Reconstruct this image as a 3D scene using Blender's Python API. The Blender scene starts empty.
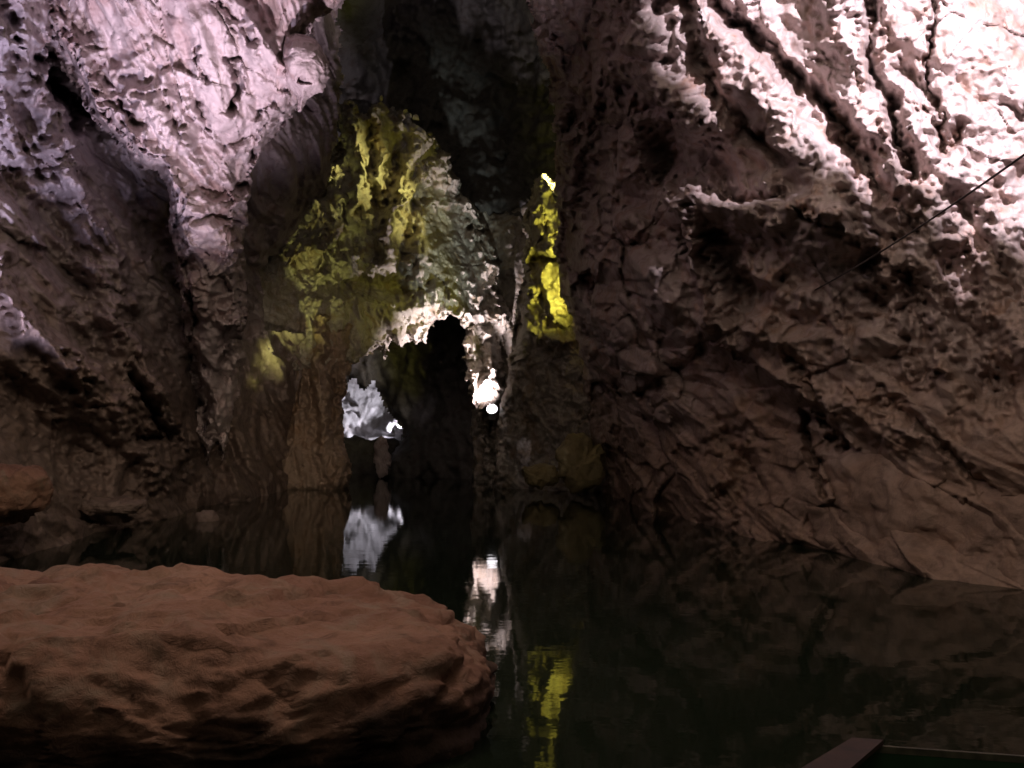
import bpy, bmesh, math, random
import numpy as np
from mathutils import Vector
random.seed(7)
S = bpy.context.scene
COL = S.collection

# ------------------------------------------------------------------ camera
F, CX, HY, EYE = 850.0, 512.0, 440.0, 2.0        # focal length in px, optical axis, horizon row, eye height over the water
cd = bpy.data.cameras.new('camera'); cam = bpy.data.objects.new('camera', cd); COL.objects.link(cam)
cd.sensor_width = 36.0; cd.lens = 36.0*F/1024.0
cd.clip_start = 0.05; cd.clip_end = 400
cd.shift_y = (HY-384.0)/1024.0
cam.location = (0, 0, EYE); cam.rotation_euler = (math.radians(90), 0, 0)
S.camera = cam

def W(px, py, D):
    return Vector(((px-CX)*D/F, D, EYE+(HY-py)*D/F))

# ------------------------------------------------------------------ world, lamps, exposure
S.view_settings.view_transform = 'Standard'; S.view_settings.look = 'None'
S.view_settings.exposure = 0.0; S.view_settings.gamma = 1.0; S.view_settings.use_curve_mapping = False
S.render.engine = 'CYCLES'
S.cycles.use_denoising = True
S.cycles.max_bounces = 5; S.cycles.diffuse_bounces = 3; S.cycles.glossy_bounces = 3
S.cycles.sample_clamp_indirect = 3.0
wd = bpy.data.worlds.new('World'); S.world = wd; wd.use_nodes = True
bg = wd.node_tree.nodes['Background']
bg.inputs[0].default_value = (0.92, 0.76, 0.60, 1); bg.inputs[1].default_value = 0.30

def spot(name, loc, target, power, color, cone, blend, radius=0.08):
    l = bpy.data.lights.new(name, 'SPOT'); o = bpy.data.objects.new(name, l); COL.objects.link(o)
    l.energy = power; l.color = color; l.spot_size = math.radians(cone); l.spot_blend = blend; l.shadow_soft_size = radius
    o.location = loc
    o.rotation_euler = (Vector(target)-Vector(loc)).to_track_quat('-Z', 'Y').to_euler()
    return o

def area(name, loc, target, power, color, sx, sy, spread):
    l = bpy.data.lights.new(name, 'AREA'); o = bpy.data.objects.new(name, l); COL.objects.link(o)
    l.energy = power; l.color = color; l.spread = math.radians(spread); l.shape = 'RECTANGLE'; l.size = sx; l.size_y = sy
    o.location = loc
    o.rotation_euler = (Vector(target)-Vector(loc)).to_track_quat('-Z', 'Y').to_euler()
    return o

# unseen warm area lights added to fill both walls and the boulder
area('fill_right_wall', (-0.5, 1.5, 9.5), (6.4, 12.5, 2.8), 95, (1.0, 0.80, 0.68), 6, 5, 76)
area('fill_boulder', (-1.6, 6.8, 11.5), (-2.2, 6.3, 0.0), 48, (1.0, 0.76, 0.62), 3, 2.5, 60)
area('fill_left_wall', (0.5, 4.0, 8.0), (-8.0, 19.0, 2.4), 75, (1.0, 0.80, 0.62), 4, 4, 60)
# floodlight on the right wall (plates added to trim its beam are built below)
FL = Vector((4.6, 4.6, 10.1))
spot('floodlight_right', FL, (5.3, 13.5, 8.6), 13000, (0.97, 0.87, 1.0), 80, 0.2, 0.03)
# two floodlights on the pool edge behind the foreground boulder, aimed up at the hanging rock
spot('floodlight_lilac', (-6.2, 10.8, 0.2), W(90, -40, 17.0), 5200, (0.80, 0.72, 1.0), 56, 0.9, 0.08)
spot('floodlight_pink', (-3.0, 11.2, 0.2), W(282, 10, 18.0), 9000, (1.0, 0.80, 0.92), 55, 1.0, 0.08)
# yellow floodlights tucked behind the end of the right wall
spot('floodlight_yellow', W(602, 170, 33.0), W(370, 200, 37.0), 8000, (1.0, 0.94, 0.30), 36, 0.7, 0.45)
spot('floodlight_yellow_near', W(592, 290, 28.6), W(541, 245, 31.5), 1500, (1.0, 0.95, 0.12), 100, 0.5, 0.35)
# added white fill, low over the pool, on the grey slope of the flowstone
spot('fill_slope', W(518, 476, 27.0), W(448, 235, 41.0), 5200, (0.90, 1.0, 0.92), 21, 0.9, 0.3)
# weak warm fill added behind the boulder to brighten the stone column
spot('fill_column', (-1.3, 8.8, 0.25), W(300, 400, 34.0), 2400, (1.0, 0.80, 0.58), 24, 0.9, 0.1)
# small green yellow fill light added at the foot of the left wall
spot('fill_green', W(268, 500, 26.5), W(302, 268, 35.5), 3600, (0.95, 0.96, 0.28), 23, 0.9, 0.5)
# the lamp one sees, at the foot of the stone arch
lamp_at = W(492, 409, 37.0)
spot('lamp_light', lamp_at+Vector((0, -0.22, 0.16)), lamp_at+Vector((-0.42, 0.40, 0.80)), 5200, (1.0, 0.86, 0.94), 100, 1.0, 0.15)
# lamp in the chamber behind the arch
spot('chamber_light', W(404, 426, 58.0), W(372, 405, 59.8), 1300, (0.93, 0.90, 1.0), 150, 0.6, 0.08)

# ------------------------------------------------------------------ noise
_rng = np.random.default_rng(11)
_perm = np.concatenate([_rng.permutation(256)]*3).astype(np.int32)
_g = _rng.normal(size=(256, 3)); _g /= np.linalg.norm(_g, axis=1)[:, None]; _g = _g.astype(np.float32)
_r = _rng.random((256, 4)).astype(np.float32)

def _h(ix, iy, iz): return _perm[_perm[_perm[ix & 255]+(iy & 255)]+(iz & 255)]

def perlin(p):
    p = np.asarray(p, np.float32)
    i = np.floor(p).astype(np.int32); f = p-i
    u = f*f*f*(f*(f*6-15)+10)
    ix, iy, iz = i[:, 0], i[:, 1], i[:, 2]
    def c(dx, dy, dz):
        g = _g[_h(ix+dx, iy+dy, iz+dz)]
        return g[:, 0]*(f[:, 0]-dx)+g[:, 1]*(f[:, 1]-dy)+g[:, 2]*(f[:, 2]-dz)
    def L(a, b, t): return a+t*(b-a)
    ux, uy, uz = u[:, 0], u[:, 1], u[:, 2]
    return 1.5*L(L(L(c(0,0,0), c(1,0,0), ux), L(c(0,1,0), c(1,1,0), ux), uy),
                 L(L(c(0,0,1), c(1,0,1), ux), L(c(0,1,1), c(1,1,1), ux), uy), uz)

def fbm(p, oct=4, gain=0.5, lac=2.03):
    a, s, q = 1.0, 0.0, np.asarray(p, np.float32)
    for k in range(oct):
        s = s+a*perlin(q+17.3*k); a *= gain; q = q*lac
    return s

def ridged(p, oct=4, gain=0.5, lac=2.07):
    a, s, q = 1.0, 0.0, np.asarray(p, np.float32)
    for k in range(oct):
        n = 1-np.abs(perlin(q+9.1*k))*1.6
        s = s+a*n; a *= gain; q = q*lac
    return s-1.0

def cells(p):
    """nearest and second distance, and a tilted facet height of the nearest cell"""
    p = np.asarray(p, np.float32)
    i = np.floor(p).astype(np.int32)
    n = len(p); d1 = np.full(n, 9, np.float32); d2 = np.full(n, 9, np.float32); fac = np.zeros(n, np.float32)
    for dx in (-1, 0, 1):
        for dy in (-1, 0, 1):
            for dz in (-1, 0, 1):
                h = _h(i[:, 0]+dx, i[:, 1]+dy, i[:, 2]+dz)
                c = i+np.array([dx, dy, dz], np.int32)+_r[h, :3]
                v = p-c; d = np.sqrt((v*v).sum(1))
                t = (v*_g[(h*7+3) & 255]).sum(1)+(_r[h, 3]-0.5)*0.5
                m = d < d1
                d2 = np.where(m, d1, np.minimum(d2, d))
                fac = np.where(m, t, fac); d1 = np.where(m, d, d1)
    return d1, d2, fac

# ------------------------------------------------------------------ helpers: shapes in view of the eye, given real depth
def polydist(U, V, pts, closed=False):
    """distance to a polyline, and which side of it"""
    pts = list(pts); n = len(pts); seg = [(pts[k], pts[(k+1) % n]) for k in range(n if closed else n-1)]
    best = np.full(U.shape, 1e9, np.float32); side = np.zeros(U.shape, np.float32)
    for (x0, y0), (x1, y1) in seg:
        dx, dy = x1-x0, y1-y0; L2 = dx*dx+dy*dy+1e-9
        t = np.clip(((U-x0)*dx+(V-y0)*dy)/L2, 0, 1)
        ex, ey = U-(x0+t*dx), V-(y0+t*dy); d = ex*ex+ey*ey
        m = d < best
        best = np.where(m, d, best); side = np.where(m, dx*(V-y0)-dy*(U-x0), side)
    return np.sqrt(best), np.sign(side)

def inside(U, V, pts):
    c = np.zeros(U.shape, bool); n = len(pts)
    for k in range(n):
        x0, y0 = pts[k]; x1, y1 = pts[(k+1) % n]
        if y0 == y1: continue
        cond = (y0 > V) != (y1 > V)
        c ^= cond & (U < (x1-x0)*(V-y0)/(y1-y0)+x0)
    return c

def tps(ctrl, U, V):
    """smooth interpolation of 1/depth: planes stay planes"""
    c = np.array(ctrl, float); x = c[:, 0]/500; y = c[:, 1]/500; z = 1/c[:, 2]
    n = len(c); r2 = (x[:, None]-x[None])**2+(y[:, None]-y[None])**2
    K = np.where(r2 > 0, r2*np.log(r2+1e-12), 0)+np.eye(n)*0.02
    P = np.stack([np.ones(n), x, y], 1)
    A = np.zeros((n+3, n+3)); A[:n, :n] = K; A[:n, n:] = P; A[n:, :n] = P.T
    w = np.linalg.solve(A, np.concatenate([z, np.zeros(3)]))
    u = U/500; v = V/500; s = w[n]+w[n+1]*u+w[n+2]*v
    for k in range(n):
        r = (u-x[k])**2+(v-y[k])**2
        s = s+w[k]*r*np.log(r+1e-12)
    return 1/np.clip(s, 1/90.0, 1/5.0)

def axis(lo, hi, step, a=-30, b=1054, out=9):
    """grid lines: fine where the photo looks, coarse further off"""
    v = [lo]
    while v[-1] < hi:
        x = v[-1]; d = max(0, a-x, x-b)
        v.append(x+step+min(out, d*0.06))
    return np.array(v, np.float32)

def tag(o, label=None, cat=None, group=None, kind=None):
    if label: o['label'] = label
    if cat: o['category'] = cat
    if group: o['group'] = group
    if kind: o['kind'] = kind
    return o

def mesh_from(name, verts, faces, mat, parent=None, smooth=True):
    me = bpy.data.meshes.new(name)
    faces = np.asarray(faces, np.int32); nv, nf, k = len(verts), len(faces), faces.shape[1]
    me.vertices.add(nv); me.vertices.foreach_set('co', np.asarray(verts, np.float32).ravel())
    me.loops.add(nf*k); me.loops.foreach_set('vertex_index', faces.ravel())
    me.polygons.add(nf); me.polygons.foreach_set('loop_start', np.arange(0, nf*k, k, dtype=np.int32))
    me.polygons.foreach_set('use_smooth', np.full(nf, smooth))
    me.update(calc_edges=True); me.validate()
    if mat: me.materials.append(mat)
    o = bpy.data.objects.new(name, me); COL.objects.link(o)
    if parent: o.parent = parent
    return o

def frame(along):
    a = Vector(along).normalized(); b = a.cross(Vector((0.3, 1, 0.1))).normalized(); c = a.cross(b)
    return np.array([a, b, c], np.float32)

def rockify(p, along=(0, 0, 1), big=0.5, flute=0.2, lump=0.15, chip=0.12, fine=0.03, strata=0.0, pit=0.0, pits=0.8, bigs=4.0, flutes=0.9,
            lumps=0.5, chips=0.9, stretch=2.6, seed=0.0, ysq=0.33, dirty=(0.4, 0.2, 1), stratas=1.4):
    """height of broken, fluted, knobbly limestone at world points p; every term may be a number or an array"""
    p = np.asarray(p, np.float32)*np.array([1, ysq, 1], np.float32)+np.float32(seed)
    R = frame(along); q = p@R.T; st = np.array([1/stretch, 1, 1], np.float32)
    wq = np.stack([perlin(p/1.3+5), perlin(p/1.3+25), perlin(p/1.3+45)], 1)*0.35
    h = big*fbm(p/bigs+3, 3)
    if np.any(strata):
        n = p@(np.array(dirty, np.float32)/np.linalg.norm(dirty))/stratas+0.9*fbm(p/5.0+7, 2)
        f = n-np.floor(n)
        h = h+strata*(np.minimum(f/0.82, (1-f)/0.18)-0.5)*(0.6+0.8*np.abs(perlin(p/3.0+70)))
    if np.any(flute): h = h+flute*(ridged((q+wq)*st/flutes, 4)-0.6)
    if np.any(lump):
        d1, d2, _ = cells((q+wq*0.7)*np.array([1/(stretch*0.7), 1, 1], np.float32)/lumps)
        am = np.clip(0.55+0.9*fbm(p/1.4+140, 2), 0.05, 1.4)
        h = h+lump*am*(0.55-d1*d1)*1.3
        d1, d2, _ = cells((q+wq*0.4)*np.array([1/1.5, 1, 1], np.float32)/(lumps*0.42)+13)
        h = h+lump*0.42*np.clip(1.2-am, 0.1, 1)*(0.55-d1*d1)*1.3
    if np.any(chip):
        d1, d2, fa = cells((q+wq)*np.array([1/1.6, 1, 1], np.float32)/chips+31)
        h = h+chip*(fa-0.25*np.clip(0.10-(d2-d1), 0, 1)*5)
        d1, d2, fa = cells((q+wq*0.5)*np.array([1/1.4, 1, 1], np.float32)/(chips*0.4)+51)
        h = h+chip*0.4*(fa-0.15*np.clip(0.10-(d2-d1), 0, 1)*5)
    if np.any(pit):
        d1, d2, fa = cells((q+wq*0.6)*np.array([1/2.6, 1, 1], np.float32)/pits+71)
        h = h-pit*np.clip((0.30-d1)/0.2, 0, 1)*np.clip(fbm(p/1.7+60, 2)*2+0.5, 0, 1)
    if np.any(fine): h = h+fine*fbm(p/0.35+91, 4, 0.6)
    return h

def sheet(name, poly, ctrl, mat, step=1.4, curl=(40, 2.0), jag=5.0, feats=(), rock=None, warp=(7, 3), zones=None, parent=None, seed=0.0, curl_on=None, nmix=0.12, fscale=1.0):
    """a rock body: outline and depth control points; its rim rolls back so that it has real thickness.
    feats: (polyline, width px, height m, kind) kinds g = rounded, v = sharp cleft, s = step"""
    P = np.array(poly, float)
    us = axis(P[:, 0].min()-jag, P[:, 0].max()+jag, step); vs = axis(P[:, 1].min()-jag, P[:, 1].max()+jag, step, -30, 798)
    U, V = np.meshgrid(us, vs); sh = U.shape; U = U.ravel(); V = V.ravel()
    z = np.zeros_like(U)
    def wv(s, o): return perlin(np.stack([U/s, V/s, z+o+seed], 1))
    wu = warp[0]*wv(42, 1)+warp[1]*wv(13, 2)+warp[1]*0.5*wv(5, 5); wvv = warp[0]*wv(42, 3)+warp[1]*wv(13, 4)+warp[1]*0.5*wv(5, 6)
    ju = jag*(wv(30, 7)+0.6*wv(11, 8)+0.35*wv(4.5, 9)); jv = jag*(wv(30, 10)+0.6*wv(11, 11)+0.35*wv(4.5, 12))
    ed, _ = polydist(U+ju, V+jv, poly, True); ins = inside(U+ju, V+jv, poly)
    if curl_on is not None: cdist, _ = polydist(U+ju, V+jv, curl_on)
    else: cdist = ed
    D = tps(ctrl, U, V)
    t = np.clip(1-cdist/curl[0], 0, 0.995)
    D = D+curl[1]*(1-np.sqrt(1-t*t))
    X = (U-CX)*D/F; Z = EYE+(HY-V)*D/F
    p0 = np.stack([X, D, Z], 1).astype(np.float32)
    g = p0.reshape(sh+(3,)); gu = np.gradient(g, axis=1); gv = np.gradient(g, axis=0)
    N = np.cross(gv.reshape(-1, 3), gu.reshape(-1, 3)); N /= np.linalg.norm(N, axis=1)[:, None]+1e-9
    eye = np.array([0, 0, EYE], np.float32)-p0
    N *= np.sign((N*eye).sum(1))[:, None]
    keep = ins
    kw = dict(rock or {}); kw.setdefault('seed', seed)
    if zones:
        for (pl, w, terms) in zones:
            d, _ = polydist(U+wu, V+wvv, pl); m = np.exp(-(d/w)**2)
            for k, val in terms.items():
                base = kw.get(k, 0.0); kw[k] = base+(val-base)*m
    idx = np.where(keep)[0]
    kk = {k: (v[idx] if isinstance(v, np.ndarray) and v.shape == U.shape else v) for k, v in kw.items()}
    h = np.zeros(len(U), np.float32)
    h[idx] = rockify(p0[idx], **kk)
    ex = 5*wv(17, 41)+4*wv(6.5, 43); ey = 5*wv(17, 45)+4*wv(6.5, 47)
    nm = wv(26, 31)+0.5*wv(9, 33); na = wv(34, 35); nf = wv(7, 37)
    for ft in feats:
        pl, w, hh, kind = ft; hh *= fscale
        d, s = polydist(U+wu+ex, V+wvv+ey, pl)
        w = w*np.clip(1+0.6*nm, 0.3, 1.8); hh = hh*np.clip(1+0.5*na+0.2*nf, 0.3, 1.6)
        if kind == 'g': h += hh*np.exp(-(d/w)**2)
        elif kind == 'v': h += hh*np.clip(1-d/w, 0, 1)
        elif kind == 's': h += hh*0.5*(1+np.tanh(s*d/(w*0.15)))*np.exp(-(d/w)**2)*(s > -2)
    E = eye/np.linalg.norm(eye, axis=1)[:, None]
    cosv = np.clip((N*E).sum(1), 0.3, 1.0)
    d = N*nmix+E*(1-nmix)/cosv[:, None]**0.7                  # relief leans out of the wall towards the open cave
    p = p0+d*h[:, None]
    mk = keep.reshape(sh); q = mk[:-1, :-1] & mk[1:, :-1] & mk[:-1, 1:] & mk[1:, 1:]
    ids = np.arange(len(U)).reshape(sh)
    fc = np.stack([ids[:-1, :-1][q], ids[1:, :-1][q], ids[1:, 1:][q], ids[:-1, 1:][q]], 1)
    used = np.unique(fc); re = np.full(len(U), -1, np.int32); re[used] = np.arange(len(used))
    return mesh_from(name, p[used], re[fc], mat, parent)

def blob(name, c, r, mat, rock, power=2.4, res=5, rot=0.0, tilt=0.0, parent=None, squash=None):
    """a closed boulder: a rounded box, broken up by the same rock function"""
    bm = bmesh.new(); bmesh.ops.create_icosphere(bm, subdivisions=res, radius=1.0)
    v = np.array([x.co for x in bm.verts], np.float32); f = np.array([[l.index for l in x.verts] for x in bm.faces], np.int32); bm.free()
    k = (np.abs(v)**power).sum(1)**(-1/power); n = v.copy(); v = v*k[:, None]*np.array(r, np.float32)
    if squash is not None: v = squash(v)
    ca, sa = math.cos(tilt), math.sin(tilt); v = v@np.array([[ca, 0, sa], [0, 1, 0], [-sa, 0, ca]], np.float32)
    ca, sa = math.cos(rot), math.sin(rot); v = v@np.array([[ca, sa, 0], [-sa, ca, 0], [0, 0, 1]], np.float32)
    n = n@np.array([[ca, sa, 0], [-sa, ca, 0], [0, 0, 1]], np.float32)
    w = v+np.array(c, np.float32)
    v = v+n*rockify(w, **rock)[:, None]
    o = mesh_from(name, v, f, mat, parent)
    o.location = c
    return o

# ------------------------------------------------------------------ materials
def nodes(name):
    m = bpy.data.materials.new(name); m.use_nodes = True
    return m, m.node_tree.nodes, m.node_tree.links, m.node_tree.nodes['Principled BSDF']

def rock_mat(name, pale, mid, dark, stain, rough=0.62, bump=0.5, low=None, lowz=(2.0, 6.0), spec=0.35, bscale=1.0, cs=1.0, lown=5.0):
    m, N, L, b = nodes(name)
    geo = N.new('ShaderNodeNewGeometry')
    def noise(scale, det=6, ro=0.6, dist=0.4):
        n = N.new('ShaderNodeTexNoise'); n.inputs['Scale'].default_value = scale; n.inputs['Detail'].default_value = det
        n.inputs['Roughness'].default_value = ro; n.inputs['Distortion'].default_value = dist
        L.new(geo.outputs['Position'], n.inputs['Vector']); return n
    def ramp(src, stops):
        r = N.new('ShaderNodeValToRGB'); e = r.color_ramp.elements
        while len(e) < len(stops): e.new(0.5)
        for k, (pos, c) in enumerate(stops):
            e[k].position = pos; e[k].color = (c, c, c, 1) if not isinstance(c, tuple) else c+(1,)
        L.new(src, r.inputs[0]); return r
    def mix(fac, a, c):
        x = N.new('ShaderNodeMix'); x.data_type = 'RGBA'; L.new(fac, x.inputs[0])
        for i, s in ((6, a), (7, c)):
            if isinstance(s, tuple): x.inputs[i].default_value = s+(1,)
            else: L.new(s, x.inputs[i])
        return x.outputs[2]
    n1 = noise(0.35*cs, 8, 0.65, 1.0); n2 = noise(2.6*cs, 8, 0.7, 0.6); n3 = noise(0.9*cs, 6, 0.6, 1.5); n4 = noise(11, 5, 0.7)
    c = mix(ramp(n1.outputs[0], ((0.36, 0.0), (0.62, 1.0))).outputs[0], mid, pale)
    c = mix(ramp(n2.outputs[0], ((0.52, 0.0), (0.70, 0.75))).outputs[0], c, dark)
    c = mix(ramp(n3.outputs[0], ((0.50, 0.0), (0.68, 0.85))).outputs[0], c, stain)
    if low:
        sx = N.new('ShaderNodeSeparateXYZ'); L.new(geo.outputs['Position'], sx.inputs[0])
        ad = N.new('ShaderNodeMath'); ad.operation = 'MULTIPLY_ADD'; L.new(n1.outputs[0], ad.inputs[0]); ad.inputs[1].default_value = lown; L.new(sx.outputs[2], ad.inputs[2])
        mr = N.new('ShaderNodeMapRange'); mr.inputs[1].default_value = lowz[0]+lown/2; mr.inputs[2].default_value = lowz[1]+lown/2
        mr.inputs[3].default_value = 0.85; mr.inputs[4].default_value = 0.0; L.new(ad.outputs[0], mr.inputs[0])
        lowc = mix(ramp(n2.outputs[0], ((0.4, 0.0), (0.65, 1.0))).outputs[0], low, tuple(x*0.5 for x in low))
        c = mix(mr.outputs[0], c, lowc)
    L.new(c, b.inputs['Base Color'])
    rr = ramp(n2.outputs[0], ((0.3, max(0.2, rough-0.2)), (0.7, min(1, rough+0.2)))); L.new(rr.outputs[0], b.inputs['Roughness'])
    b.inputs['Specular IOR Level'].default_value = spec
    nb = noise(3.2*bscale, 10, 0.72, 0.5)
    bp = N.new('ShaderNodeBump'); bp.inputs['Strength'].default_value = bump; bp.inputs['Distance'].default_value = 0.16/bscale
    L.new(nb.outputs[0], bp.inputs['Height']); L.new(bp.outputs[0], b.inputs['Normal'])
    return m

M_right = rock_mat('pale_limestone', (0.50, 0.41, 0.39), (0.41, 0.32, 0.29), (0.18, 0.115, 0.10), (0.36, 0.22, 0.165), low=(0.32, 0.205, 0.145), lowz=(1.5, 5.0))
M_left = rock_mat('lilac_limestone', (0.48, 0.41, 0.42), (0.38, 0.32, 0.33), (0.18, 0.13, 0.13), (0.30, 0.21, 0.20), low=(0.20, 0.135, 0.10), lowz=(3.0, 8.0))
M_hang = rock_mat('pink_limestone', (0.50, 0.42, 0.42), (0.42, 0.34, 0.34), (0.20, 0.14, 0.14), (0.36, 0.25, 0.24))
M_flow = rock_mat('flowstone', (0.46, 0.42, 0.36), (0.36, 0.31, 0.26), (0.14, 0.11, 0.08), (0.30, 0.22, 0.14), bscale=0.8)
M_col = rock_mat('brown_flowstone', (0.40, 0.30, 0.23), (0.30, 0.21, 0.16), (0.11, 0.075, 0.055), (0.30, 0.19, 0.12))
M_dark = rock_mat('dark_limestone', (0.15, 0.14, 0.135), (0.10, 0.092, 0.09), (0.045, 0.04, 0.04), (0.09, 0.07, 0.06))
M_far = rock_mat('white_limestone', (0.60, 0.58, 0.60), (0.50, 0.48, 0.50), (0.25, 0.22, 0.23), (0.42, 0.38, 0.38))
M_boul = rock_mat('brown_boulder', (0.30, 0.165, 0.11), (0.19, 0.09, 0.056), (0.05, 0.026, 0.018), (0.25, 0.18, 0.13), bump=0.8, bscale=3.0, cs=1.8, low=(0.055, 0.034, 0.024), lowz=(0.22, 0.46), lown=0.9)  # low darkens the foot: shade of the boulder's lower front put into its colour
M_moss = rock_mat('ochre_rock', (0.36, 0.30, 0.14), (0.28, 0.22, 0.10), (0.12, 0.09, 0.04), (0.24, 0.20, 0.10))

m, N, L, b = nodes('cave_water'); M_water = m
b.inputs['Base Color'].default_value = (0.010, 0.015, 0.009, 1); b.inputs['Roughness'].default_value = 0.03
b.inputs['IOR'].default_value = 1.27
tc = N.new('ShaderNodeNewGeometry'); mp = N.new('ShaderNodeMapping'); mp.inputs['Scale'].default_value = (1.0, 1.6, 1)
L.new(tc.outputs['Position'], mp.inputs[0])
nz = N.new('ShaderNodeTexNoise'); nz.inputs['Scale'].default_value = 2.2; nz.inputs['Detail'].default_value = 3; L.new(mp.outputs[0], nz.inputs['Vector'])
bp = N.new('ShaderNodeBump'); bp.inputs['Strength'].default_value = 0.07; bp.inputs['Distance'].default_value = 0.02
L.new(nz.outputs[0], bp.inputs['Height']); L.new(bp.outputs[0], b.inputs['Normal'])

def plain(name, col, rough=0.6, metal=0.0, nscale=6, var=0.35):
    m, N, L, b = nodes(name)
    n = N.new('ShaderNodeTexNoise'); n.inputs['Scale'].default_value = nscale; n.inputs['Detail'].default_value = 7
    tc = N.new('ShaderNodeTexCoord'); L.new(tc.outputs['Object'], n.inputs['Vector'])
    r = N.new('ShaderNodeValToRGB'); r.color_ramp.elements[0].position = 0.3; r.color_ramp.elements[1].position = 0.7
    r.color_ramp.elements[0].color = tuple(c*(1-var) for c in col)+(1,); r.color_ramp.elements[1].color = tuple(min(1, c*(1+var)) for c in col)+(1,)
    L.new(n.outputs[0], r.inputs[0]); L.new(r.outputs[0], b.inputs['Base Color'])
    b.inputs['Roughness'].default_value = rough; b.inputs['Metallic'].default_value = metal
    return m
def emit(name, col, power):
    m, N, L, b = nodes(name); b.inputs['Base Color'].default_value = (0.8, 0.8, 0.8, 1)
    b.inputs['Emission Color'].default_value = col+(1,); b.inputs['Emission Strength'].default_value = power
    return m
M_cable = plain('black_cable', (0.06, 0.045, 0.045), 0.5)
M_metal = plain('lamp_metal', (0.10, 0.10, 0.10), 0.45, 0.8)
M_glass = emit('lit_lamp_glass', (1.0, 0.95, 1.0), 3.0)
M_wood = plain('reddish_wood', (0.036, 0.018, 0.012), 0.6, 0, 9, 0.6)
M_rim = plain('worn_grey_wood', (0.065, 0.060, 0.038), 0.65, 0, 12, 0.6)
M_green = plain('green_paint', (0.012, 0.045, 0.014), 0.5, 0, 5)

# ------------------------------------------------------------------ structure: water, enclosing cave
wv = [(-60, -20, 0), (60, -20, 0), (60, 90, 0), (-60, 90, 0)]
tag(mesh_from('water', wv, [[0, 1, 2, 3]], M_water, smooth=False), 'still black water of the cave pool, mirroring the lamps', 'water', kind='structure')

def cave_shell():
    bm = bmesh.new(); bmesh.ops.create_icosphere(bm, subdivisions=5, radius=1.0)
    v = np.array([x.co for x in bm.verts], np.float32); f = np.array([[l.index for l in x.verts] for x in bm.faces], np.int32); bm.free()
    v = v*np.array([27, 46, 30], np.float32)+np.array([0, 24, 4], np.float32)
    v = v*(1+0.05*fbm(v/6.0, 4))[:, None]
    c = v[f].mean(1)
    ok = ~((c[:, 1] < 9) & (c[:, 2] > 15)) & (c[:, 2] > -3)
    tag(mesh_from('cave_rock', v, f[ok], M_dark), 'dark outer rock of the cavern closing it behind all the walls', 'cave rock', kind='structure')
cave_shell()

# right wall -----------------------------------------------------------------
R_edge = [(505, -60), (520, 0), (535, 50), (550, 110), (553, 170), (553, 260), (561, 300), (576, 345), (590, 400), (588, 440), (598, 480), (600, 520)]
right_poly = [(490, -420)]+R_edge+[(700, 560), (830, 590), (1024, 640), (1500, 800), (1600, 800), (1600, -420)]
right_ctrl = [(520, 0, 23), (552, 150, 24), (560, 300, 26), (590, 430, 29), (600, 495, 31), (700, 525, 20), (830, 553, 15), (930, 576, 12.5), (1024, 592, 11.2),
    (700, 400, 19), (830, 430, 14.6), (1000, 450, 11.4), (700, 225, 14.9), (765, 228, 13.6), (640, 150, 18.0), (640, 250, 18.6), (850, 240, 13.1), (1000, 250, 12.0), (632, 40, 15.6), (665, 100, 15.2), (700, 50, 14.8), (690, 145, 15.6), (770, 140, 14.2), (585, 60, 20), (850, 50, 13.6), (1000, 50, 12.6),
    (640, 190, 18.6), (740, 160, 15.2), (1200, 50, 12.5), (1200, 300, 11.5), (1200, 520, 10.5), (1500, 100, 12), (1500, 600, 11), (700, -250, 13), (1000, -250, 12.5), (1500, -250, 12), (520, -250, 20)]
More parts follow.
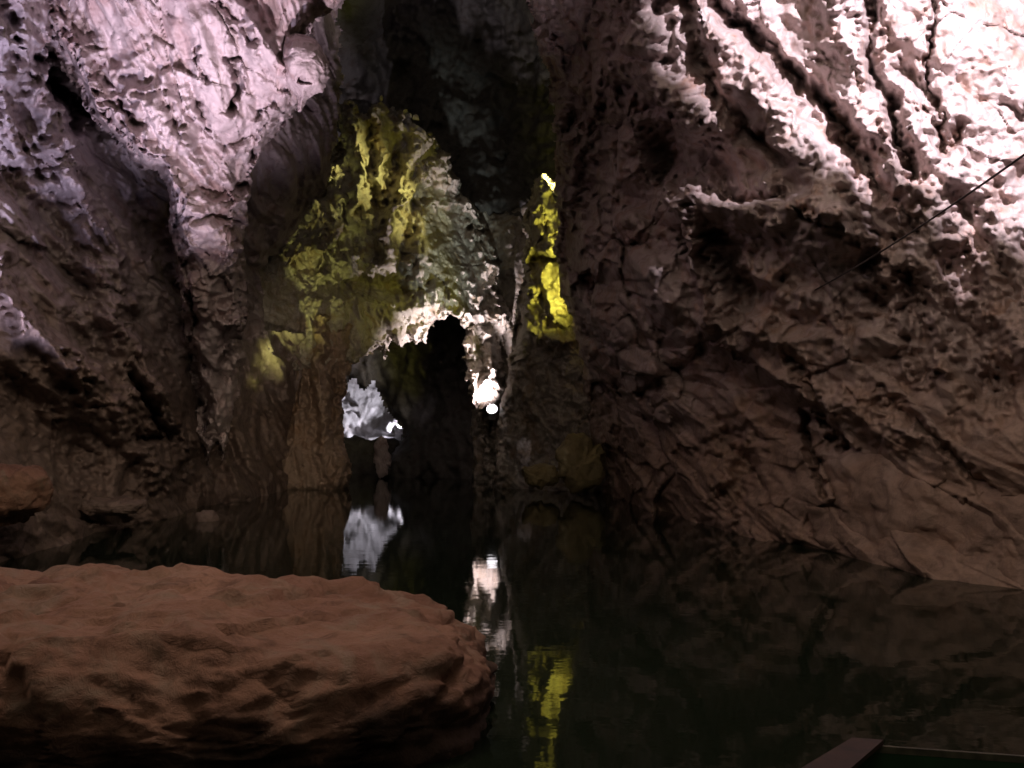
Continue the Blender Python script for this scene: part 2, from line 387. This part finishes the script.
right_feats = [
    # the two big diagonal clefts and the slab between them
    ([(702, -20), (730, 22), (765, 45), (798, 78), (828, 108), (850, 138), (868, 168), (884, 196)], 17, -1.3, 'v'),
    ([(868, -40), (871, 30), (875, 62), (880, 88), (890, 104), (894, 128), (905, 150), (913, 178)], 12, -1.0, 'v'),
    ([(930, -30), (932, 45), (930, 85), (937, 122), (943, 152)], 6, -0.45, 'v'),
    ([(905, 70), (922, 90), (928, 108)], 12, -0.5, 'v'),
    ([(948, 150), (956, 140), (960, 128)], 8, -0.35, 'v'),
    ([(1005, 105), (1020, 118), (1040, 100)], 5, -0.3, 'v'),
    # scalloped double ridge
    ([(624, -30), (636, 30), (650, 70), (674, 104), (708, 122)], 27, 1.15, 'g'),
    ([(694, -30), (715, 40), (745, 85), (778, 128), (805, 170), (832, 212)], 31, 0.7, 'g'),
    ([(683, -10), (695, 40), (712, 95), (745, 125), (784, 160)], 9, -0.8, 'g'),
    ([(612, -30), (616, 60), (636, 108), (676, 134), (712, 146), (745, 182), (790, 206)], 100, -1.1, 's'),
    # slab A, upper right faces
    ([(830, -40), (845, 40), (868, 110), (895, 190)], 26, 0.7, 'g'),
    ([(960, 0), (985, 60), (1010, 120)], 60, 0.35, 'g'),
    ([(915, 120), (940, 165), (985, 190)], 18, 0.45, 'g'),
    ([(955, 196), (975, 220), (995, 258), (1012, 290)], 15, -0.55, 'v'),
    ([(860, 220), (880, 235), (872, 256)], 12, -0.5, 'v'),
    ([(880, 150), (893, 190), (915, 230)], 9, -0.5, 'v'),
    ([(925, 210), (935, 235), (940, 260)], 22, 0.35, 'g'),
    # ledge and rounded draperies under the ridge
    ([(683, 200), (720, 205), (760, 205), (795, 222), (835, 240)], 22, 1.15, 'g'),
    ([(700, 186), (740, 190), (780, 197)], 8, -0.5, 'v'),
    ([(870, 265), (880, 285), (876, 305)], 12, -0.6, 'v'),
    ([(912, 275), (914, 320), (922, 370)], 14, -0.8, 'g'),
    ([(955, 262), (962, 300), (978, 345), (990, 380)], 24, -1.0, 'g'),
    ([(935, 275), (938, 330), (945, 370)], 10, 0.35, 'g'),
    ([(1000, 240), (1010, 290), (1020, 340)], 26, 0.5, 'g'),
    ([(860, 288), (885, 315), (905, 350)], 8, -0.4, 'v'),
    # hollow and hanging drapery at the left of the ledge
    ([(706, 238), (722, 270), (742, 305)], 15, -1.0, 'g'),
    ([(665, 190), (686, 235), (698, 275), (704, 318)], 9, 0.7, 'g'),
    ([(640, 60), (655, 120), (672, 170)], 20, -0.5, 'g'),
    ([(655, 170), (668, 215), (680, 250)], 7, -0.5, 'v'),
    ([(600, 110), (585, 150), (575, 200)], 10, -0.5, 'v'),
    ([(612, 180), (640, 240), (655, 290)], 16, 0.4, 'g'),
    # lower joints
    ([(786, 355), (812, 392), (832, 432), (852, 462), (900, 486), (965, 512)], 8, -0.5, 'v'),
    ([(800, 415), (812, 450), (818, 490)], 7, -0.5, 'v'),
    ([(720, 440), (740, 470), (728, 505)], 14, -0.5, 'g'),
    ([(640, 400), (700, 345), (740, 330)], 10, -0.4, 'v'),
    ([(760, 330), (800, 375), (850, 410), (905, 440)], 14, 0.4, 'g'),
    ([(880, 395), (930, 440), (990, 500)], 10, -0.4, 'v'),
]
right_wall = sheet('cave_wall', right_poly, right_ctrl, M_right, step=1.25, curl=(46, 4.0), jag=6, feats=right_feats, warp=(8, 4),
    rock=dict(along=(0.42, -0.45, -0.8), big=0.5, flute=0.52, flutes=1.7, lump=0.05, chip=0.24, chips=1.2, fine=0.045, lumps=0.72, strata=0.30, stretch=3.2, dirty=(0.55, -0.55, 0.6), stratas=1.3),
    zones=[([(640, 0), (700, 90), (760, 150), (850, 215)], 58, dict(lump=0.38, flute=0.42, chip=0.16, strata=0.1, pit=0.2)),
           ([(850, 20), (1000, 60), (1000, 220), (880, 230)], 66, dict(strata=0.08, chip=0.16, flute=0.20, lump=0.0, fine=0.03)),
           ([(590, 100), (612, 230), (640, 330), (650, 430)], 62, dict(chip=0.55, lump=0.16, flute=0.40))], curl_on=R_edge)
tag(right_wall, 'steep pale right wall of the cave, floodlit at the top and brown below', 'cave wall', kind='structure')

# left wall ------------------------------------------------------------------
left_poly = [(-600, -420), (350, -420), (345, -50), (338, 60), (345, 110), (330, 180), (300, 230), (262, 270), (265, 330), (312, 335), (318, 400), (312, 450), (318, 525), (200, 560), (0, 610), (-600, 800)]
left_ctrl = [(0, 565, 13.6), (100, 535, 17.5), (200, 510, 24), (280, 493, 32), (315, 488, 36), (310, 400, 36), (0, 400, 14.5), (100, 400, 18), (200, 400, 24), (270, 400, 31),
    (0, 250, 15), (100, 250, 19.5), (200, 250, 25), (300, 200, 29), (0, 50, 15), (60, 60, 18), (100, 120, 21), (200, 100, 24), (320, 60, 31), (280, 160, 25),
    (-300, 400, 11), (-300, 0, 11), (-600, 700, 9), (-600, -400, 8), (0, -300, 12), (300, -300, 20)]
left_feats = [
    ([(10, -30), (28, 40), (45, 90), (60, 140)], 16, 0.7, 'g'),
    ([(-10, 20), (8, 90), (18, 150), (40, 190)], 14, 0.7, 'g'),
    ([(48, 150), (75, 195), (92, 240), (105, 290), (128, 350)], 15, 0.9, 'g'),
    ([(100, 225), (118, 270), (130, 310)], 8, 0.5, 'g'),
    ([(20, 180), (50, 230), (78, 300), (100, 350)], 20, -0.5, 'g'),
    ([(62, 62), (72, 92), (86, 115)], 15, -2.2, 'g'),
    ([(52, 45), (64, 70), (75, 95)], 8, -1.2, 'v'),
    ([(0, 260), (15, 310), (45, 345), (80, 380)], 11, 0.6, 'g'),
    ([(85, 370), (125, 395), (150, 430), (165, 470)], 22, 0.8, 'g'),
    ([(148, 370), (165, 410), (185, 450)], 10, 0.6, 'g'),
    ([(128, 372), (150, 405), (172, 440)], 8, -0.8, 'v'),
    ([(10, 380), (50, 430), (90, 470)], 16, -0.5, 'g'),
    ([(136, 432), (158, 436)], 7, -0.8, 'v'),
    ([(140, 200), (160, 260), (180, 330)], 14, -0.5, 'g'),
    ([(150, 250), (170, 300), (190, 350)], 8, 0.5, 'g'),
    ([(200, 330), (215, 400), (230, 460)], 10, -0.7, 'g'),
]
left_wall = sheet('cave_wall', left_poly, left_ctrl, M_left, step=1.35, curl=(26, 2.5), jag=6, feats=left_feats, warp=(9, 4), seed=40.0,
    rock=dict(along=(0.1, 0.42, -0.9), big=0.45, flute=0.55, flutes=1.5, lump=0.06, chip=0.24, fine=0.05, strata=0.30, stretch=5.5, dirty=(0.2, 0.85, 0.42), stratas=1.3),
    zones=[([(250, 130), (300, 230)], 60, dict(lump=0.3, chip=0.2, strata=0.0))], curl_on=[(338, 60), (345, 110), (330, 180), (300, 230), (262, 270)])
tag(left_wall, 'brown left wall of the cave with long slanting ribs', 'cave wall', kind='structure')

# hanging mass ---------------------------------------------------------------
hang_poly = [(30, -300), (34, -60), (44, 25), (52, 50), (70, 82), (92, 118), (118, 142), (138, 168), (160, 178), (168, 215), (174, 265), (181, 310), (186, 360), (196, 430), (206, 475), (218, 440), (226, 470), (236, 420), (243, 360), (246, 300),
    (246, 225), (252, 190), (262, 150), (280, 128), (298, 108), (306, 80), (312, 40), (324, 20), (345, 5), (370, -60), (372, -300)]
hang_ctrl = [(50, 30, 17.5), (100, 100, 18.5), (160, 170, 19.5), (205, 320, 21), (240, 250, 21), (210, 460, 23.5), (240, 400, 23.5), (200, 100, 17.8), (120, 20, 17), (220, 10, 16.5), (290, 60, 18.5), (320, 0, 19), (200, 220, 19.2), (200, -200, 13), (60, -200, 14), (350, -200, 15), (260, 150, 20.5)]
hang_feats = [
    ([(150, 100), (185, 170), (205, 230), (212, 300)], 26, 0.9, 'g'),
    ([(232, 60), (236, 85), (230, 108)], 7, -0.9, 'v'),
    ([(195, 50), (196, 62), (206, 80)], 4, -0.4, 'v'),
    ([(225, 0), (240, 20), (250, 40)], 8, -0.6, 'v'),
    ([(170, 105), (178, 125)], 5, -0.5, 'v'),
    ([(198, 105), (206, 128)], 5, -0.5, 'v'),
    ([(100, 65), (118, 95), (130, 115)], 6, -0.4, 'v'),
    ([(50, 20), (85, 60), (120, 110), (150, 150)], 18, 0.6, 'g'),
    ([(200, 190), (225, 195), (245, 188)], 8, -0.6, 'v'),
    ([(185, 218), (208, 215), (240, 222)], 5, -0.4, 'v'),
    ([(250, 30), (275, 70), (282, 110)], 16, 0.4, 'g'),
    ([(180, 45), (195, 90), (200, 110)], 10, -0.3, 'g'),
]
hang = sheet('hanging_rock', hang_poly, hang_ctrl, M_hang, step=1.2, curl=(30, 2.6), jag=6, feats=hang_feats, warp=(6, 4), seed=80.0,
    rock=dict(along=(0.25, 0.1, -0.95), big=0.5, flute=0.42, lump=0.16, chip=0.34, fine=0.04, stretch=3.6, lumps=0.55, flutes=1.1, pit=0.5, pits=0.75),
    zones=[([(180, 20), (240, 80), (250, 130)], 60, dict(lump=0.34, flute=0.5)), ([(80, 40), (140, 110)], 60, dict(flute=0.3, lump=0.06, chip=0.36, pit=0.25))])
tag(hang, 'big lilac and pink limestone mass hanging at upper left, tapering to a point', 'hanging rock')

block = sheet('hanging_block', [(284, 36), (296, 33), (312, 36), (322, 46), (329, 62), (330, 78), (322, 92), (308, 98), (302, 112), (297, 112), (296, 96), (286, 84), (280, 62)],
    [(280, 40, 18.0), (330, 40, 18.2), (305, 60, 17.2), (300, 110, 18), (330, 90, 18)], M_hang, step=0.8, curl=(16, 1.2), jag=2.5, seed=95.0,
    rock=dict(big=0.1, flute=0.08, lump=0.08, chip=0.08, fine=0.04), feats=[([(301, 75), (304, 84)], 4, -0.35, 'v')])
tag(block, 'pink rounded block with a short drip tip, hanging beside the dark ceiling recess', 'hanging rock')

# dark inner rock and ceiling --------------------------------------------------
inner_poly = [(300, -300), (300, 318), (340, 330), (340, 396), (348, 384), (353, 378), (358, 388), (366, 392), (372, 379), (377, 393), (387, 411), (402, 433), (394, 446), (388, 462), (378, 474), (372, 520), (720, 520), (720, -300)]
inner_ctrl = [(330, 0, 50), (450, 60, 52), (550, 0, 47), (400, 200, 47), (500, 200, 46), (560, 250, 44), (390, 400, 47), (450, 400, 46), (560, 420, 43), (380, 477, 46), (450, 478, 44.7), (600, 480, 42.5), (450, -250, 34), (700, 300, 42), (700, 480, 42)]
inner_feats = [([(440, 360), (475, 420)], 22, 0.7, 'g'), ([(420, 20), (450, 70), (430, 110)], 22, 1.5, 'g'), ([(505, 30), (520, 110), (515, 180)], 30, -1.5, 'g'), ([(350, 0), (345, 60), (355, 110)], 18, -1.5, 'g'),
    ([(395, 10), (400, 60)], 8, 0.9, 'g'), ([(480, 200), (520, 205), (550, 215)], 14, 1.4, 'g')]
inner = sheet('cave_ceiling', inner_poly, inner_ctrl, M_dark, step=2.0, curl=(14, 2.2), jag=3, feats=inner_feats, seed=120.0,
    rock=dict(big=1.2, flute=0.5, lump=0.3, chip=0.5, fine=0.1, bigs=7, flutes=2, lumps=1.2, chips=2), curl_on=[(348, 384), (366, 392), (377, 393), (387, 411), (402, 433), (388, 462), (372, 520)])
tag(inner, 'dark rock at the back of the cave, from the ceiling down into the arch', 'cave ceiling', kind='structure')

far = sheet('chamber_wall', [(270, 280), (470, 280), (470, 520), (270, 520)], [(300, 300, 56), (360, 380, 60), (440, 300, 58), (360, 440, 58), (440, 460, 57), (300, 480, 56)], M_far, step=1.2, curl=(20, 2), jag=2, seed=140.0,
    feats=[([(345, 430), (375, 437), (395, 432)], 5, -0.5, 'g'), ([(350, 398), (360, 404)], 4, -0.7, 'v'), ([(352, 412), (358, 416)], 3, -0.5, 'v')],
    rock=dict(big=0.5, flute=0.0, lump=0.0, chip=0.10, fine=0.03, chips=3.0))
tag(far, 'white lit wall of the small chamber seen through the left of the arch', 'cave wall', kind='structure')

# central flowstone --------------------------------------------------------------
flow_poly = [(240, 250), (262, 262), (285, 222), (318, 190), (332, 150), (342, 108), (352, 96), (362, 112), (376, 98), (392, 106), (404, 108), (418, 124), (434, 136), (446, 152), (452, 152), (447, 164),
    (462, 186), (478, 206), (490, 240), (502, 280), (509, 325), (506, 350), (503, 385), (505, 405), (500, 430), (503, 500), (482, 500), (484, 430), (474, 405), (466, 375), (463, 345), (466, 330), (460, 318), (448, 318),
    (440, 326), (430, 332), (424, 345), (412, 340), (402, 352), (392, 345), (384, 360), (372, 352), (360, 365), (348, 372), (335, 372), (300, 368), (275, 350), (262, 352), (250, 345), (240, 330), (236, 295)]
flow_ctrl = [(250, 300, 34), (300, 230, 36), (345, 110, 38), (390, 110, 38), (440, 150, 39), (400, 250, 37.5), (330, 300, 35), (455, 180, 43), (450, 260, 40.2), (500, 320, 41), (440, 310, 38.3), (490, 400, 38.6), (490, 480, 38.6), (380, 340, 36.8)]
flow_feats = [
    ([(352, 100), (358, 140), (362, 175), (352, 215)], 8, 0.9, 'g'),
    ([(366, 120), (372, 160), (370, 190)], 6, -1.0, 'g'),
    ([(378, 120), (382, 160), (376, 180)], 7, 0.8, 'g'),
    ([(404, 112), (398, 138), (385, 160), (373, 178)], 5, 0.9, 'g'),
    ([(396, 145), (386, 175), (382, 200)], 9, -1.3, 'g'),
    ([(420, 120), (410, 150), (402, 180), (398, 205)], 9, 1.3, 'g'),
    ([(440, 158), (420, 178), (405, 192), (394, 205), (384, 235), (380, 262)], 5, 1.2, 'g'),
    ([(382, 175), (384, 195), (390, 210)], 4, 0.9, 'g'),
    ([(452, 175), (440, 200), (425, 230), (420, 280), (440, 310)], 16, 1.0, 'g'),
    ([(412, 205), (404, 240), (402, 290)], 10, -1.0, 'g'),
    ([(452, 190), (475, 250), (490, 300)], 10, -0.8, 'g'),
    ([(470, 205), (488, 260), (503, 320)], 8, 0.7, 'g'),
    ([(340, 200), (335, 230), (325, 250)], 5, 0.9, 'g'),
    ([(325, 225), (318, 250), (322, 275)], 5, 0.9, 'g'),
    ([(300, 245), (290, 262), (285, 285)], 5, 0.8, 'g'),
    ([(256, 245), (252, 265), (258, 290)], 5, 0.8, 'g'),
    ([(350, 260), (352, 280), (346, 300)], 8, 0.6, 'g'),
    ([(330, 285), (360, 282), (395, 285), (430, 282)], 9, -0.8, 'g'),
    ([(400, 310), (440, 300), (462, 312)], 12, 0.8, 'g'),
    ([(484, 335), (487, 370), (492, 402)], 10, 0.7, 'g'),
]
flow = sheet('flowstone_curtain', flow_poly, flow_ctrl, M_flow, step=0.9, curl=(12, 2.2), jag=8, feats=flow_feats, fscale=0.75, warp=(5, 4), seed=160.0,
    rock=dict(along=(-0.15, 0.0, 1), big=0.6, flute=0.65, lump=0.34, chip=0.28, fine=0.10, stretch=3.6, flutes=1.5, lumps=1.0, chips=1.3),
    zones=[([(260, 290), (330, 290), (380, 330)], 40, dict(lump=0.75))])
tag(flow, 'tall flowstone curtain above the arch, yellow lit on top, grey on its right slope', 'flowstone')

col_poly = [(296, 318), (318, 308), (345, 312), (366, 318), (360, 345), (350, 375), (345, 400), (344, 425), (346, 445), (351, 462), (350, 505), (268, 510), (262, 470), (285, 420), (292, 380), (298, 345)]
colm = sheet('stone_column', col_poly, [(300, 320, 34), (350, 320, 35), (320, 400, 33.6), (345, 400, 34.5), (290, 480, 34.5), (345, 482, 34.5), (320, 482, 33.5)], M_col, step=0.9, curl=(22, 2.4), jag=3.5, seed=190.0,
    feats=[([(310, 330), (308, 380), (315, 440)], 5, -0.5, 'g'), ([(332, 360), (336, 400), (330, 430)], 4, -0.6, 'g'), ([(322, 320), (320, 390), (326, 470)], 7, 0.5, 'g'), ([(343, 455), (340, 475)], 9, 0.5, 'g')],
    rock=dict(along=(0, 0, 1), big=0.3, flute=0.40, lump=0.25, chip=0.12, fine=0.08, stretch=4.0, flutes=0.9, lumps=0.7))
tag(colm, 'brown fluted stone column standing in the water left of the arch', 'column')

# yellow sliver formation ---------------------------------------------------------
sl_poly = [(534, 178), (544, 174), (556, 180), (566, 200), (580, 260), (600, 350), (640, 520), (490, 520), (498, 440), (505, 380), (512, 330), (516, 300), (524, 285), (522, 262), (526, 240), (524, 215), (528, 190)]
sl = sheet('flowstone_pillar', sl_poly, [(540, 175, 32), (560, 180, 31.5), (530, 260, 33), (560, 300, 31.5), (520, 320, 34), (580, 350, 31), (510, 480, 35), (560, 490, 34), (620, 500, 33)], M_flow, step=1.1, curl=(14, 2.2), jag=3.5, seed=210.0,
    feats=[([(543, 180), (541, 215), (545, 250)], 7, 0.6, 'g'), ([(530, 300), (545, 275), (552, 320)], 6, 0.7, 'g'), ([(535, 258), (560, 262)], 6, -0.8, 'g'), ([(520, 300), (528, 325), (560, 345)], 6, 0.5, 'g')],
    rock=dict(along=(-0.1, 0, 1), big=0.5, flute=0.4, lump=0.3, chip=0.2, fine=0.1, stretch=2.4, flutes=1.2, lumps=0.8))
tag(sl, 'narrow yellow lit flowstone pillar showing beside the dark edge of the right wall', 'flowstone')

gap = sheet('flowstone_ledge', [(470, 215), (480, 198), (490, 204), (502, 194), (514, 200), (528, 196), (545, 204), (580, 220), (580, 520), (470, 520)], [(480, 200, 45), (540, 200, 43.5), (500, 260, 42.5), (540, 300, 42), (510, 480, 42.5), (570, 480, 41)], M_flow,
    step=1.3, curl=(12, 2.0), jag=4, seed=230.0, rock=dict(along=(0, 0, 1), big=0.5, flute=0.5, lump=0.3, chip=0.4, fine=0.1, stretch=2.6, flutes=1.4, chips=1.5))
tag(gap, 'dim olive rock ledge in the gap between the grey flowstone slope and the yellow pillar', 'flowstone')

# ------------------------------------------------------------------ loose rocks
def boulder_shape(v):
    t = np.clip((v[:, 0]+3.2)/6.4, 0, 1)
    v = v.copy(); v[:, 1] += 0.36*np.clip(0.45-v[:, 2], 0, 1.2)*(v[:, 1] < 0); v[:, 2] *= 1.04-0.10*t**3; v[:, 1] *= 1.3-0.35*t
    return v
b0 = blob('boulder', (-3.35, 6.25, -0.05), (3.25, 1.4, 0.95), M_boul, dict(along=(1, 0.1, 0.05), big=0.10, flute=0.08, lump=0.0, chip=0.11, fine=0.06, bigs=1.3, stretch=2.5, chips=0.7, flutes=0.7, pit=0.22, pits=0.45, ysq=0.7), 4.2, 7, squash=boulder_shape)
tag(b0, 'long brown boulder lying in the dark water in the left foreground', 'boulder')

rk = dict(big=0.12, flute=0.06, lump=0.04, chip=0.16, fine=0.03, bigs=1.5)
def rock(px, py, D, r, mat, label, rot=0.0, tilt=0.0, name='rock', res=5, seed=0.0, power=2.6):
    s = min(r); c = W(px, py, D)
    k = dict(rk); k.update(big=0.25*s, chip=0.34*s, lump=0.1*s, flute=0.14*s, bigs=1.6*max(r), chips=1.1*s, flutes=1.0*s, lumps=0.6*s, seed=seed)
    return tag(blob(name, c, r, mat, k, power, res, rot, tilt), label, 'rock')
rock(945, 528, 13.5, (2.7, 0.75, 1.02), M_right, 'large pale brown fallen slab at the water edge under the right wall', rot=-1.27, tilt=-0.12, name='fallen_slab', res=6, seed=3, power=5.0)
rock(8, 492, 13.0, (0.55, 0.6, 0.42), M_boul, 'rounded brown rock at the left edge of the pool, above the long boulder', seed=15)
rock(108, 506, 18.0, (0.75, 0.5, 0.2), M_left, 'low flat grey rock at the foot of the left wall', seed=21)
rock(206, 521, 21.0, (0.24, 0.22, 0.28), M_left, 'small pale round stone sticking out of the water below the left wall', seed=27, res=4)
rock(580, 462, 29.5, (0.9, 0.7, 0.95), M_moss, 'ochre yellow pointed rock at the foot of the right wall', seed=33, power=2.0)
rock(542, 476, 31.0, (0.7, 0.6, 0.4), M_moss, 'low ochre rock at the waterline left of the pointed ochre rock', seed=39)
rock(362, 462, 51.0, (2.9, 0.8, 1.5), M_dark, 'low dark ledge under the white lit gap left of the arch', seed=45, power=4.0, name='rock_ledge')
rock(382, 457, 44.0, (0.42, 0.4, 1.1), M_hang, 'narrow upright pinkish rock below the right corner of the lit gap', seed=51, power=2.2)

# ------------------------------------------------------------------ lamp
def lathe(prof, seg=20):
    v, f = [], []
    for r, y in prof:
        for k in range(seg): a = 2*math.pi*k/seg; v.append((r*math.cos(a), r*math.sin(a), y))
    for i in range(len(prof)-1):
        for k in range(seg): f.append([i*seg+k, i*seg+(k+1) % seg, (i+1)*seg+(k+1) % seg, (i+1)*seg+k])
    return v, f
lp = lamp_at
lamp = bpy.data.objects.new('floodlamp', None); COL.objects.link(lamp); lamp.location = lp-Vector((0, 0, 0.3))
tag(lamp, 'round white floodlamp glowing at the right foot of the stone arch', 'lamp')
v, f = lathe([(0.001, -0.28), (0.10, -0.27), (0.15, -0.14), (0.19, -0.02), (0.205, 0.0), (0.19, 0.005)])
h = mesh_from('housing', v, f, M_metal, lamp); h.location = (0, 0, 0.3); h.scale = (1.3, 1.3, 1.3); h.rotation_euler = (math.radians(58), 0, math.radians(-5))
v, f = lathe([(0.001, 0.03), (0.09, 0.025), (0.15, 0.012), (0.185, -0.005)])
g = mesh_from('lens', v, f, M_glass, lamp); g.location = (0, 0, 0.3); g.scale = (1.3, 1.3, 1.6); g.rotation_euler = h.rotation_euler
def boxmesh(name, c, s, mat, parent):
    bm = bmesh.new(); bmesh.ops.create_cube(bm, size=1.0)
    for q in bm.verts: q.co = Vector((q.co.x*s[0]+c[0], q.co.y*s[1]+c[1], q.co.z*s[2]+c[2]))
    bmesh.ops.bevel(bm, geom=bm.edges[:], offset=min(s)*0.15, segments=2, affect='EDGES')
    me = bpy.data.meshes.new(name); bm.to_mesh(me); bm.free(); me.materials.append(mat)
    o = bpy.data.objects.new(name, me); COL.objects.link(o); o.parent = parent; return o
boxmesh('bracket', (0, 0.12, 0.03), (0.3, 0.06, 0.4), M_metal, lamp)

# the big floodlight above the right of the frame: housing and three plates added to block its spill
fl = bpy.data.objects.new('floodlight', None); COL.objects.link(fl); fl.location = FL
tag(fl, 'unseen black floodlight for the upper right wall, with three plates added to block its spill', 'floodlight')
boxmesh('housing', (0, -0.22, 0), (0.5, 0.3, 0.4), M_metal, fl)
def blocker(name, edge, out):
    """a plate whose inner edge runs through two beam directions (x/y, z/y) at 0.6 m"""
    a, b = [Vector((x*0.6, 0.6, z*0.6)) for x, z in edge]; d = (b-a).normalized(); a = a-d*0.35; b = b+d*0.12
    o = Vector((out[0], 0, out[1]))*0.5; n = Vector((0, 0.012, 0))
    v = [a, b, b+o, a+o]; v = [tuple(p) for p in v]+[tuple(p+n) for p in v]
    mesh_from(name, v, [[0, 1, 2, 3], [7, 6, 5, 4], [0, 4, 5, 1], [1, 5, 6, 2], [2, 6, 7, 3], [3, 7, 4, 0]], M_metal, fl, smooth=False)
blocker('spill_blocker', [(0.31, -0.70), (-0.08, -0.40)], (-0.6, -1.0))
blocker('spill_blocker', [(-0.205, -0.08), (-0.084, -0.36)], (-1.0, -0.3))
blocker('spill_blocker', [(-0.235, 0.10), (-0.205, -0.08)], (-1.0, -0.2))

# ------------------------------------------------------------------ cable
def tube(name, pts, r, mat, seg=8, parent=None):
    v, f = [], []; n = len(pts)
    for i, p in enumerate(pts):
        t = (pts[min(i+1, n-1)]-pts[max(i-1, 0)]).normalized(); a = t.cross(Vector((0, 0, 1))).normalized(); c = t.cross(a)
        for k in range(seg): an = 2*math.pi*k/seg; q = p+a*(r*math.cos(an))+c*(r*math.sin(an)); v.append(tuple(q))
    for i in range(n-1):
        for k in range(seg): f.append([i*seg+k, i*seg+(k+1) % seg, (i+1)*seg+(k+1) % seg, (i+1)*seg+k])
    return mesh_from(name, v, f, mat, parent)
A, B = W(1180, 40, 6.0), W(815, 290, 13.6)
pts = []
for i in range(41):
    t = i/40; p = A.lerp(B, t); p.z -= 0.10*4*t*(1-t); pts.append(p)
tag(tube('cable', pts, 0.012, M_cable), 'thin dark cable stretched in front of the floodlit right wall', 'cable')

# ------------------------------------------------------------------ boat
def boat():
    t = bpy.data.objects.new('wooden_boat', None); COL.objects.link(t)
    c1 = W(852, 743, 4.6); t.location = (c1.x, c1.y, 0)
    tag(t, 'corner of a reddish wooden boat with green inside, at the lower right', 'boat')
    ax = Vector((0.978, -0.21, 0)); bw = Vector((-0.70, -0.71, 0)); z1 = c1.z
    o = [Vector((0, 0, 0)), ax*4.2, ax*4.2+Vector((-0.3, -1.5, 0)), bw*1.15]       # outline of the gunwale
    cen = sum(o, Vector())/4
    def ring(off, z): return [Vector((p.x, p.y, 0))+(cen-p).normalized()*off+Vector((0, 0, z)) for p in o]
    def strip(rings, name, mat, cap=False):
        v = [tuple(p) for r in rings for p in r]; f = []
        for i in range(len(rings)-1):
            for k in range(4): f.append([i*4+k, i*4+(k+1) % 4, (i+1)*4+(k+1) % 4, (i+1)*4+k])
        if cap: m = (len(rings)-1)*4; f.append([m, m+1, m+2, m+3])
        ob = mesh_from(name, v, f, mat, t, smooth=False); return ob
    strip([ring(0.02, z1-0.03), ring(0.10, 0.12), ring(0.30, -0.12)], 'hull', M_wood, True)
    strip([ring(0.0, z1-0.035), ring(0.0, z1), ring(0.07, z1), ring(0.07, z1-0.035), ring(0.0, z1-0.035)], 'gunwale', M_rim)
    strip([ring(0.06, z1-0.02), ring(0.12, 0.10)], 'lining', M_green, True)
    # thwart-like bow plank
    v = [Vector((0, 0, 0)), bw*1.15, bw*1.15+ax*0.26, ax*0.16]
    vv = [tuple(p+Vector((0, 0, z1+0.004))) for p in v]+[tuple(p+Vector((0, 0, z1+0.03))) for p in v]
    mesh_from('bow_plank', vv, [[4, 5, 6, 7], [3, 2, 1, 0], [0, 1, 5, 4], [1, 2, 6, 5], [2, 3, 7, 6], [3, 0, 4, 7]], M_wood, t, smooth=False)
boat()
